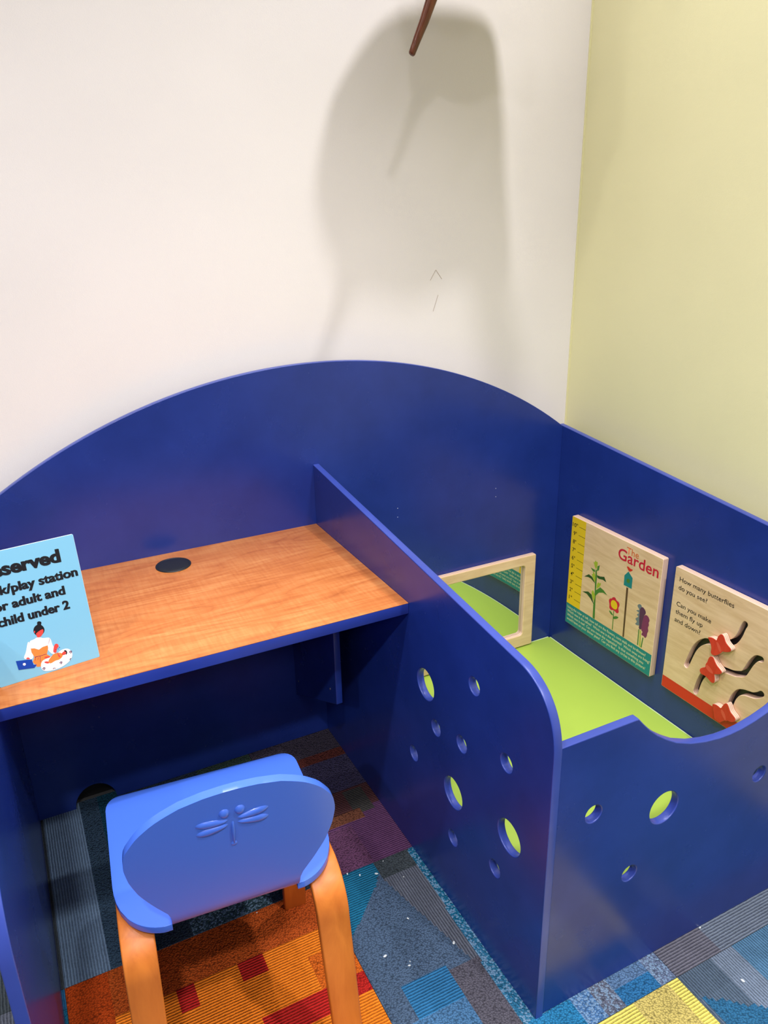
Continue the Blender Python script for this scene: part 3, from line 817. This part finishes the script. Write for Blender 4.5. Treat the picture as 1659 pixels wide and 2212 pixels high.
PLANTS = {'corn_print': [('leaf3', 'leaf_dark', 1), ('leaf4', 'leaf_dark', 1), ('leaf6', 'leaf_dark', 1), ('leaf2', 'leaf_mid', 1), ('stem', 'leaf_mid', 2),
                         ('leaf5', 'leaf_mid', 3), ('leaf1', 'leaf_mid', 3), ('ear', 'leaf_light', 4), ('ear2', 'leaf_light', 4), ('ear3', 'leaf_light', 4), ('ear4', 'leaf_light', 4)],
          'flower_print': [('fstem', 'leaf_mid', 1), ('fleaf', 'leaf_mid', 1), ('fleaf2', 'leaf_mid', 1), ('petals', 'print_crimson', 2), ('fcentre', 'print_yellow', 3)],
          'birdhouse_print': [('post', 'print_brown', 1), ('house', 'print_teal', 2), ('hole', 'leaf_mid', 3), ('bird', 'red_print', 3)],
          'lupin_print': [('lst1', 'leaf_mid', 1), ('lst2', 'leaf_light', 1), ('lst3', 'leaf_mid', 1), ('gray', 'print_gray', 2), ('dkpurple', 'plum_dark', 3), ('purple', 'plum', 4)]}
SHARP = {'post', 'house', 'lst1', 'lst2', 'lst3', 'fstem', 'stem', 'leaf1', 'leaf2', 'leaf3', 'leaf4', 'leaf5', 'leaf6'}
for nm, parts in PLANTS.items():
    mats = []
    shp = []
    for k, mm, lay in parts:
        if MAT[mm] not in mats: mats.append(MAT[mm])
        shp.append((GAR[k], mats.index(MAT[mm]), lay, k not in SHARP))
    link(nm, flat_art(shp, board_frame(gy0, gz0, 0.0001)), mats, garden, smooth=False)

# 2: the butterfly board with curved slots
by0, bz0 = -0.5662, 0.2189
BW, BH = 0.410, 0.4055
bfly = empty('activity_board', (-0.0115, by0 - 0.205, bz0),
             'square maple board with curved slots, red butterflies and red bottom stripe', 'toy board')
def slot_outline(c, w, unit=0.001):
    c = [Vector((p[0] * unit, p[1] * unit)) for p in c]
    # smooth centre line
    pts = []
    for i in range(len(c) - 1):
        p0, p1, p2, p3 = c[max(i - 1, 0)], c[i], c[i + 1], c[min(i + 2, len(c) - 1)]
        for k in range(5):
            t = k / 5
            pts.append(0.5 * ((2 * p1) + (p2 - p0) * t + (2 * p0 - 5 * p1 + 4 * p2 - p3) * t * t + (3 * p1 - p0 - 3 * p2 + p3) * t ** 3))
    pts.append(c[-1])
    lft, rgt = [], []
    for i, p in enumerate(pts):
        d = (pts[min(i + 1, len(pts) - 1)] - pts[max(i - 1, 0)]).normalized()
        n = Vector((-d.y, d.x)) * w / 2
        lft.append(p + n); rgt.append(p - n)
    def cap(p, d):
        a0 = math.atan2(d.y, d.x) + math.pi / 2
        return [p + Vector((math.cos(a0 - math.pi * k / 6), math.sin(a0 - math.pi * k / 6))) * w / 2 for k in range(1, 6)]
    out = lft + cap(pts[-1], pts[-1] - pts[-2]) + rgt[::-1] + cap(pts[0], pts[0] - pts[1])
    return [(v.x, v.y) for v in out]
slots = [slot_outline(s, 0.0165) for s in SLOT]
bb = link('board', panel_mesh(SQ(BW, BH), slots, 0.0215, board_frame(by0, bz0), 0.0012), [MAT['maple'], MAT['ply_x']], bfly)
board_faces(bb)
link('backing_sheet', box_mesh(BX + 0.0216, -0.0002, by0 - BW + 0.004, by0 - 0.004, bz0 + 0.004, bz0 + BH - 0.004), MAT['black'], bfly, smooth=False)
link('stripe_print', flat_art([(R4(1.5, 1.5, 408.5, 39.5), 0, 1, False)], board_frame(by0, bz0, 0.0001)), [MAT['red_print']], bfly, smooth=False)
for s, b, w in (('How many butterflies', 365.5, 190), ('do you see?', 339.5, 103), ('Can you make', 286.5, 125.5), ('them fly up', 261, 99.5), ('and down?', 235, 95)):
    me, _ = text_mesh(s, width=w / 1000, height=0.0138, bold=0.002)
    me.transform(board_frame(by0, bz0, 0.0004) @ Matrix.Translation((0.0192, b / 1000, 0)))
    link('question_line', me, MAT['dark_void'], bfly, smooth=False)
for k in range(3):
    bo = link('butterfly', panel_mesh(chaikin([(a / 1000, b / 1000) for a, b in BUT[k]], 2), [], 0.0182, board_frame(by0, bz0, 0.019), 0.0012),
              [MAT['butterfly_red'], MAT['ply_x']], bfly)
    board_faces(bo)
    link('butterfly_body', flat_art([(BODY[k], 0, 1, True)], board_frame(by0, bz0, 0.0191)), [MAT['butterfly_body']], bo, smooth=False)
    # the peg that rides in the slot
    bx = sum(p[0] for p in BODY[k]) / len(BODY[k]) / 1000; bz = sum(p[1] for p in BODY[k]) / len(BODY[k]) / 1000
    best = min(SLOT[k], key=lambda p: (p[0] / 1000 - bx) ** 2 + (p[1] / 1000 - bz) ** 2)
    link('peg', panel_mesh(circle(best[0] / 1000, best[1] / 1000, 0.006, 16), [], 0.016, board_frame(by0, bz0, 0.001), 0.0004), MAT['maple'], bo)

# ------------------------------------------------------------------ sign on the worktop
BRp = Vector((-1.595, -0.4744, 0.7372))
ev = Vector((-0.9905, -0.1372, 0.0)).normalized()
uv = Vector((-0.0266, 0.1918, 0.9811)).normalized()
nv = (-ev).cross(uv).normalized()
sign = empty('sign_stand', (BRp.x - 0.1, BRp.y + 0.02, 0.737), 'pale blue reserved sign in a clear slanted stand on the worktop', 'sign')
SW, SH = 0.194, 0.2685
def sf(lift=0.0):
    return frame(BRp + nv * lift, -ev, uv)
neg = lambda pts: [(-a, b) for a, b in pts]
link('acrylic_stand', panel_mesh(rrect(-SW, 0, 0, SH, 0.003, 4), [], 0.003, sf(-0.0004), 0.0005), MAT['acrylic'], sign)
hz = nv.copy(); hz.z = 0; hz.normalize()
foot = box_mesh(-SW, 0, 0.0, 0.085, 0.0, 0.003, 0.0006)
foot.transform(frame((BRp.x, BRp.y, 0.7371), -ev, -hz) @ Matrix.Translation((0, 0.0042, 0)))
link('stand_foot', foot, MAT['acrylic'], sign)
link('paper_insert', flat_art([([(-SW * 1000 + .6, .6), (-.6, .6), (-.6, SH * 1000 - .6), (-SW * 1000 + .6, SH * 1000 - .6)], 0, 1, False)], sf(-0.0003)), [MAT['sign_blue']], sign, smooth=False)
for s, sub, right, base, w, hh, bold in (('Reserved', 'served', 33.7, 219.5, 108.6, 26.2, 0.03), ('work/play station', 'play station', 7.6, 182.6, 126.0, 18.0, 0.026),
                                        ('for adult and', 'adult and', 38.8, 151.3, 100.0, 17.6, 0.026), ('child under 2', 'hild under 2', 36.4, 119.8, 122.8, 17.8, 0.026)):
    me, full = text_mesh(s, width=w / 1000, height=hh / 1000, bold=bold, sub=sub)
    # letters beyond the sheet's left edge would hang in the air: squeeze the far-left part only as far as the sheet allows
    k_ = hh / 26000 * 0.9                     # heavier strokes: the line is struck three times, a hair apart
    strikes = []
    for dx, dy, dz in ((-k_, k_ * .4, 0), (k_, -k_ * .4, 0.00003), (0, 0, 0.00006)):
        cp = me.copy(); cp.transform(Matrix.Translation((dx, dy, dz))); strikes.append(cp)
    me = join(strikes)
    me.transform(sf(0.0003) @ Matrix.Translation((-right / 1000 - full, base / 1000, 0)))
    lim = BRp + ev * (SW - 0.002)
    bm = bmesh.new(); bm.from_mesh(me)
    bmesh.ops.bisect_plane(bm, geom=bm.verts[:] + bm.edges[:] + bm.faces[:], plane_co=lim, plane_no=ev, clear_outer=True)
    bm.to_mesh(me); bm.free()
    link('sign_line', me, MAT['sign_black'], sign, smooth=False)
IM = {'pillow': ('sign_white', 2), 'blouse': ('sign_white', 1), 'sleeve_l': ('sign_white', 1), 'sleeve_r': ('sign_white', 1), 'dress': ('sign_orange', 2), 'hair': ('sign_black', 2),
      'face': ('sign_red', 3), 'ear': ('sign_red', 3), 'laptop': ('sign_navy', 4), 'dot': ('sign_white', 5), 'hand_l': ('sign_red', 3), 'hand_r': ('sign_red', 4), 'baby_body': ('sign_orange', 5),
      'baby_leg': ('sign_red', 4), 'baby_leg2': ('sign_red', 4), 'baby_arm': ('sign_red', 6), 'baby_face': ('sign_red', 5), 'baby_hair': ('sign_black', 6),
      'sash': ('sign_plum', 3), 'fold1': ('sign_plum', 3), 'fold2': ('sign_plum', 3), 'fold3': ('sign_plum', 3), 'fl3': ('sign_plum', 4), 'fl4': ('sign_plum', 4),
      'bead1': ('sign_navy', 5), 'bead2': ('sign_navy', 5), 'bead3': ('sign_plum', 5)}
for k in range(3):
    IM['flower%d' % k] = ('sign_plum', 4); IM['fdot%d' % k] = ('sign_white', 5)
HARD = {'laptop', 'dress', 'flower0', 'flower1', 'flower2', 'fl3', 'fl4', 'sash', 'fold1', 'fold2', 'fold3'}
mats = []; shp = []
IM['pillow'] = ('sign_white', 3)
for k, (mm, lay) in IM.items():
    if MAT[mm] not in mats: mats.append(MAT[mm])
    shp.append((neg(ILL[k]), mats.index(MAT[mm]), lay, k not in HARD))
link('illustration', flat_art(shp, sf(0.0000)), mats, sign, smooth=False)

# ------------------------------------------------------------------ chair
CH = empty('chair', (-1.452, -0.76, 0.0), 'light blue bent-plywood chair with dragonfly back and orange wooden legs', 'chair', rotz=math.radians(-5))
ZS = 0.45
def grid_shell(rows_list, thick, bevel):
    """rows_list: list of grids (rows of points) sharing coincident verts; solidified towards -normal"""
    bm = bmesh.new()
    for rows in rows_list:
        vr = [[bm.verts.new(p) for p in r] for r in rows]
        for a, b in zip(vr, vr[1:]):
            for k in range(len(a) - 1):
                bm.faces.new((a[k], a[k + 1], b[k + 1], b[k]))
    bmesh.ops.remove_doubles(bm, verts=bm.verts, dist=0.0002)
    me = bpy.data.meshes.new('shell')
    bm.to_mesh(me); bm.free()
    ob = bpy.data.objects.new('tmp', me); COL.objects.link(ob)
    s = ob.modifiers.new('s', 'SOLIDIFY'); s.thickness = thick; s.offset = -1
    if bevel:
        b = ob.modifiers.new('b', 'BEVEL'); b.width = bevel; b.segments = 3; b.limit_method = 'ANGLE'; b.angle_limit = math.radians(50)
    bpy.context.view_layer.update()
    dg = bpy.context.evaluated_depsgraph_get()
    out = bpy.data.meshes.new_from_object(ob.evaluated_get(dg))
    bpy.data.objects.remove(ob, do_unlink=True)
    return out
def seat_half(y):
    # half width of the seat at depth y (local)
    if y > 0.135: 
        t = min(1.0, (y - 0.138) / 0.070)
        return 0.205 - 0.056 * (1 - math.sqrt(max(0.0, 1 - t * t)))
    if y > -0.06: return 0.205
    t = min(1.0, (-0.06 - y) / 0.1355)
    return 0.205 - 0.092 * (1 - (max(0.0, 1 - t ** 2.4)) ** (1 / 2.0))
def seat_z(y):
    if y < 0.13: return ZS
    t = (y - 0.13) / 0.078
    return ZS - 0.032 * (1 - math.sqrt(max(0.0, 1 - min(1, t) ** 2)))
NOT = 0.113
rows = []
ys = [-0.152] + [-0.15 + 0.02 * k for k in range(1, 14)] + [0.13 + 0.078 * math.sin(math.pi / 2 * k / 10) for k in range(11)]
inner = [-NOT + 2 * NOT * k / 8 for k in range(9)]
def row_at(y, z):
    w = max(seat_half(y), NOT + 0.004)
    outer = [NOT + (w - NOT) * k / 5 for k in range(1, 6)]
    xs = [-v for v in reversed(outer)] + inner + outer
    return [(x, y, z) for x in xs]
for y in ys: rows.append(row_at(y, seat_z(y)))
earL, earR = [], []
for k in range(11):
    y = -0.152 - 0.0425 * math.sin(math.pi / 2 * k / 10)
    r = row_at(y, ZS)
    earL.append(r[:6]); earR.append(r[-6:])
seat_me = grid_shell([rows, earL[::-1], earR[::-1]], 0.014, 0.0045)
link('seat', seat_me, MAT['chair'], CH, local=True, angle=60)
# back: bend up from the waist, then an oval panel leaning back
RB, PH = 0.056, math.radians(78)
prof = []
for k in range(9):
    a = PH * k / 8
    prof.append((-0.152 - RB * math.sin(a), ZS + RB * (1 - math.cos(a)), k / 8 * 0.03))
y1, z1 = prof[-1][0], prof[-1][1]
tabs = [(a * 0.935, b - 0.003 * min(1.0, a / 0.1)) for a, b in [(0.0, 0.113), (0.02, 0.113), (0.036, 0.116), (0.07, 0.137), (0.115, 0.160), (0.16, 0.1725), (0.20, 0.177), (0.235, 0.1725), (0.272, 0.150), (0.30, 0.119), (0.318, 0.082), (0.3265, 0.045), (0.329, 0.014)]]
SM = tabs[-1][0]
def bw(s):
    for (a, wa), (b, wb) in zip(tabs, tabs[1:]):
        if a <= s <= b:
            t = (s - a) / (b - a)
            return wa + (wb - wa) * t
    return tabs[-1][1]
def smooth_w(s):
    h = 0.008
    return (bw(max(0, s - h)) + 2 * bw(s) + bw(min(SM, s + h))) / 4 if s < SM - 0.019 else bw(s)
ss = [(z1 - 0.47) / math.sin(PH) + (SM - (z1 - 0.47) / math.sin(PH)) * math.sin(math.pi / 2 * k / 34) for k in range(35)]
s0 = ss[0]
back = []
for y, z, s in prof[:-1]:
    back.append((y, z, 0.113))
for s in ss:
    d = s - s0
    back.append((y1 - math.cos(PH) * d, z1 + math.sin(PH) * d, smooth_w(s)))
nb_ = 22
def bp_row(y, z, w, lift):
    out = []
    for k in range(nb_ + 1):
        t = -1 + 2 * k / nb_
        x = w * math.sin(t * math.pi / 2)
        c = 0.10 * x * x * lift                       # gentle wrap towards the sitter
        out.append((x + 0.0015 * lift, y + c, z))
    return out
bk_rows = [bp_row(y, z, w, min(1.0, max(0.0, (z - ZS - 0.02) / 0.1))) for y, z, w in back]
back_me = grid_shell([[r[::-1] for r in bk_rows]], 0.014, 0.004)
back_ob = link('backrest', back_me, MAT['chair'], CH, local=True, angle=60)

# dragonfly routed into the rear face
def back_pt(x, s, lift=0.0):
    d = s - s0
    y = y1 - math.cos(PH) * d + 0.10 * x * x - 0.014 * math.sin(PH)
    z = z1 + math.sin(PH) * d - 0.014 * math.cos(PH)
    n = Vector((0, -math.sin(PH), -math.cos(PH)))
    return Vector((x, y, z)) + n * lift
def dome(cx, cs, a, b, ang, hgt, taper=0.0, n=20, rings=5):
    """shallow carved lobe standing in a routed hollow; drawn as a low relief"""
    bm = bmesh.new()
    prev = None
    ca, sa = math.cos(ang), math.sin(ang)
    for r in range(rings + 1):
        f = 1 - r / rings
        lift = hgt * math.sqrt(max(0.0, 1 - f * f)) if hgt > 0 else hgt * (1 - f * f)
        ring = []
        if f == 0:
            ring = [bm.verts.new(back_pt(cx, cs, lift))]
        else:
            for k in range(n):
                t = 2 * math.pi * k / n
                u = a * f * math.cos(t); v = b * f * math.sin(t) * (1 + taper * math.cos(t))
                ring.append(bm.verts.new(back_pt(cx + u * ca - v * sa, cs + u * sa + v * ca, lift)))
        if prev:
            for k in range(n):
                if len(ring) == 1: bm.faces.new((prev[k], prev[(k + 1) % n], ring[0]))
                else: bm.faces.new((prev[k], prev[(k + 1) % n], ring[(k + 1) % n], ring[k]))
        prev = ring
    me = bpy.data.meshes.new('dome'); bm.to_mesh(me); bm.free()
    return me
df = []
DS = 0.2275
for sg in (-1, 1):
    df.append(dome(0.001 + sg * 0.0125, DS + 0.030, 0.0085, 0.010, 0, 0.005))
    df.append(dome(0.001 + sg * 0.033, DS + 0.0135, 0.026, 0.0070, sg * 0.10, 0.0045, 0.35 * sg))
    df.append(dome(0.001 + sg * 0.033, DS - 0.003, 0.026, 0.0070, -sg * 0.14, 0.0045, 0.35 * sg))
df.append(dome(0.001, DS - 0.024, 0.030, 0.0032, math.pi / 2, 0.0042, 0.3))
df.append(dome(0.001, DS - 0.051, 0.0055, 0.0055, 0, 0.002))
drag = link('dragonfly_relief', join(df), MAT['chair'], back_ob, local=True, angle=60)
bpy.context.view_layer.update()

# bent legs
def leg_mesh(path, xw0, xw1, thick):
    """strip swept along a (y, z) path; xw = x-range at start / end"""
    bm = bmesh.new()
    rings = []
    n = len(path)
    for i, (y, z) in enumerate(path):
        a = path[max(i - 1, 0)]; b = path[min(i + 1, n - 1)]
        d = Vector((b[0] - a[0], b[1] - a[1])).normalized()
        nn = Vector((-d.y, d.x)) * thick / 2
        t = max(0.0, min(1.0, (ZS - z) / ZS))
        xa = xw0[0] + (xw1[0] - xw0[0]) * t; xb = xw0[1] + (xw1[1] - xw0[1]) * t
        rings.append([bm.verts.new(p) for p in ((xa, y + nn.x, z + nn.y), (xb, y + nn.x, z + nn.y), (xb, y - nn.x, z - nn.y), (xa, y - nn.x, z - nn.y))])
    for a, b in zip(rings, rings[1:]):
        for k in range(4): bm.faces.new((a[k], a[(k + 1) % 4], b[(k + 1) % 4], b[k]))
    bm.faces.new(rings[0]); bm.faces.new(rings[-1][::-1])
    bmesh.ops.recalc_face_normals(bm, faces=bm.faces)
    bevel_bm(bm, 0.003, 2, 40)
    return bm_mesh('leg', bm)
LT = 0.021
def leg_path(sgn, ystart, ybend, yfoot, r):
    zt = ZS - 0.0142 - LT / 2
    p = [(ystart, zt), ((ystart + ybend - sgn * r) / 2, zt)]
    for k in range(13):
        a = math.pi / 2 * k / 12
        p.append((ybend - sgn * r + sgn * r * math.sin(a), zt - r + r * math.cos(a)))
    for k in range(1, 5):
        t = k / 4
        p.append((ybend + (yfoot - ybend) * t, (zt - r) * (1 - t)))
    return p
for sx in (-1, 1):
    spread = (0.150, 0.203) if sx > 0 else (-0.203, -0.150)
    foot_x = (0.153, 0.207) if sx > 0 else (-0.207, -0.153)
    wide = (0.140, 0.203) if sx > 0 else (-0.203, -0.144)
    link('rear_leg', leg_mesh(leg_path(-1, -0.002, -0.205, -0.262, 0.075), wide, foot_x, LT), MAT['beech'], CH, local=True, angle=50)
    link('front_leg', leg_mesh(leg_path(1, 0.002, 0.128, 0.168, 0.06), spread, foot_x, LT), MAT['beech'], CH, local=True, angle=50)

# ------------------------------------------------------------------ wooden ornament hanging near the back wall (only its tip is in view; the rest is shaped to cast the wall shadow)
orn = empty('hanging_ornament', (-0.50, -0.20, 2.34), 'dark reddish-brown wooden ornament hung from the ceiling, its tapered tip at the top edge, unseen body shaped to its shadow', 'ornament')
def sweep(path, n=16):
    """path: (x, y, z, rx, ry)"""
    bm = bmesh.new()
    rings = []
    for i, (x, y, z, rx, ry) in enumerate(path):
        a = Vector(path[max(i - 1, 0)][:3]); b = Vector(path[min(i + 1, len(path) - 1)][:3])
        d = (b - a).normalized()
        s = d.cross(Vector((0, 1, 0))).normalized(); u = s.cross(d)
        c = Vector((x, y, z))
        rings.append([bm.verts.new(c + s * rx * math.cos(2 * math.pi * k / n) + u * ry * math.sin(2 * math.pi * k / n)) for k in range(n)])
    for a, b in zip(rings, rings[1:]):
        for k in range(n): bm.faces.new((a[k], a[(k + 1) % n], b[(k + 1) % n], b[k]))
    bm.faces.new(rings[0][::-1]); bm.faces.new(rings[-1])
    return bm_mesh('sweep', bm)
TIP = Vector((-0.686, -0.203, 1.942))
link('tapered_tip', sweep([(-0.6885, -0.203, 1.9385, .0035, .0035), (-0.6880, -0.203, 1.9395, .0066, .006), (-0.6865, -0.203, 1.9415, .0082, .007), (-0.672, -0.203, 1.972, .0098, .0082),
                        (-0.653, -0.203, 2.010, .0118, .009), (-0.633, -0.203, 2.056, .0135, .0105), (-0.606, -0.202, 2.11, .019, .014), (-0.575, -0.20, 2.17, .034, .022)]), MAT['brown'], orn)
link('side_fin', sweep([(-0.6505, -0.197, 2.020, .002, .002), (-0.640, -0.196, 2.036, .005, .003), (-0.619, -0.195, 2.062, .008, .004), (-0.588, -0.195, 2.094, .012, .005), (-0.55, -0.195, 2.14, .02, .012)]), MAT['brown'], orn)
body = [(-0.636, 2.095), (-0.604, 2.108), (-0.579, 2.12), (-0.546, 2.108), (-0.502, 2.098), (-0.457, 2.112), (-0.417, 2.128), (-0.374, 2.118), (-0.343, 2.095), (-0.308, 2.105),
        (-0.309, 2.166), (-0.323, 2.261), (-0.332, 2.363), (-0.34, 2.414), (-0.366, 2.441), (-0.442, 2.446), (-0.507, 2.44), (-0.55, 2.424), (-0.593, 2.386), (-0.637, 2.329),
        (-0.657, 2.292), (-0.659, 2.242), (-0.646, 2.184), (-0.63, 2.157)]
link('body', panel_mesh(chaikin(body, 1), [], 0.05, frame((0, -0.225, 0), (1, 0, 0), (0, 0, 1)), 0.008, 3), MAT['brown'], orn)
link('shadow_limb', sweep([(-0.40, -0.215, 2.40, .03, .024), (-0.396, -0.27, 2.45, .028, .022), (-0.390, -0.335, 2.47, .025, .022), (-0.380, -0.352, 2.42, .022, .02), (-0.368, -0.352, 2.385, .026, .022), (-0.361, -0.35, 2.36, .024, .02), (-0.357, -0.35, 2.338, .008, .008)]), MAT['brown'], orn)
link('cord', sweep([(-0.48, -0.20, 2.44, .002, .002), (-0.48, -0.20, 2.75, .002, .002), (-0.48, -0.20, CEIL - 0.001, .002, .002)], 8), MAT['dark_void'], orn)
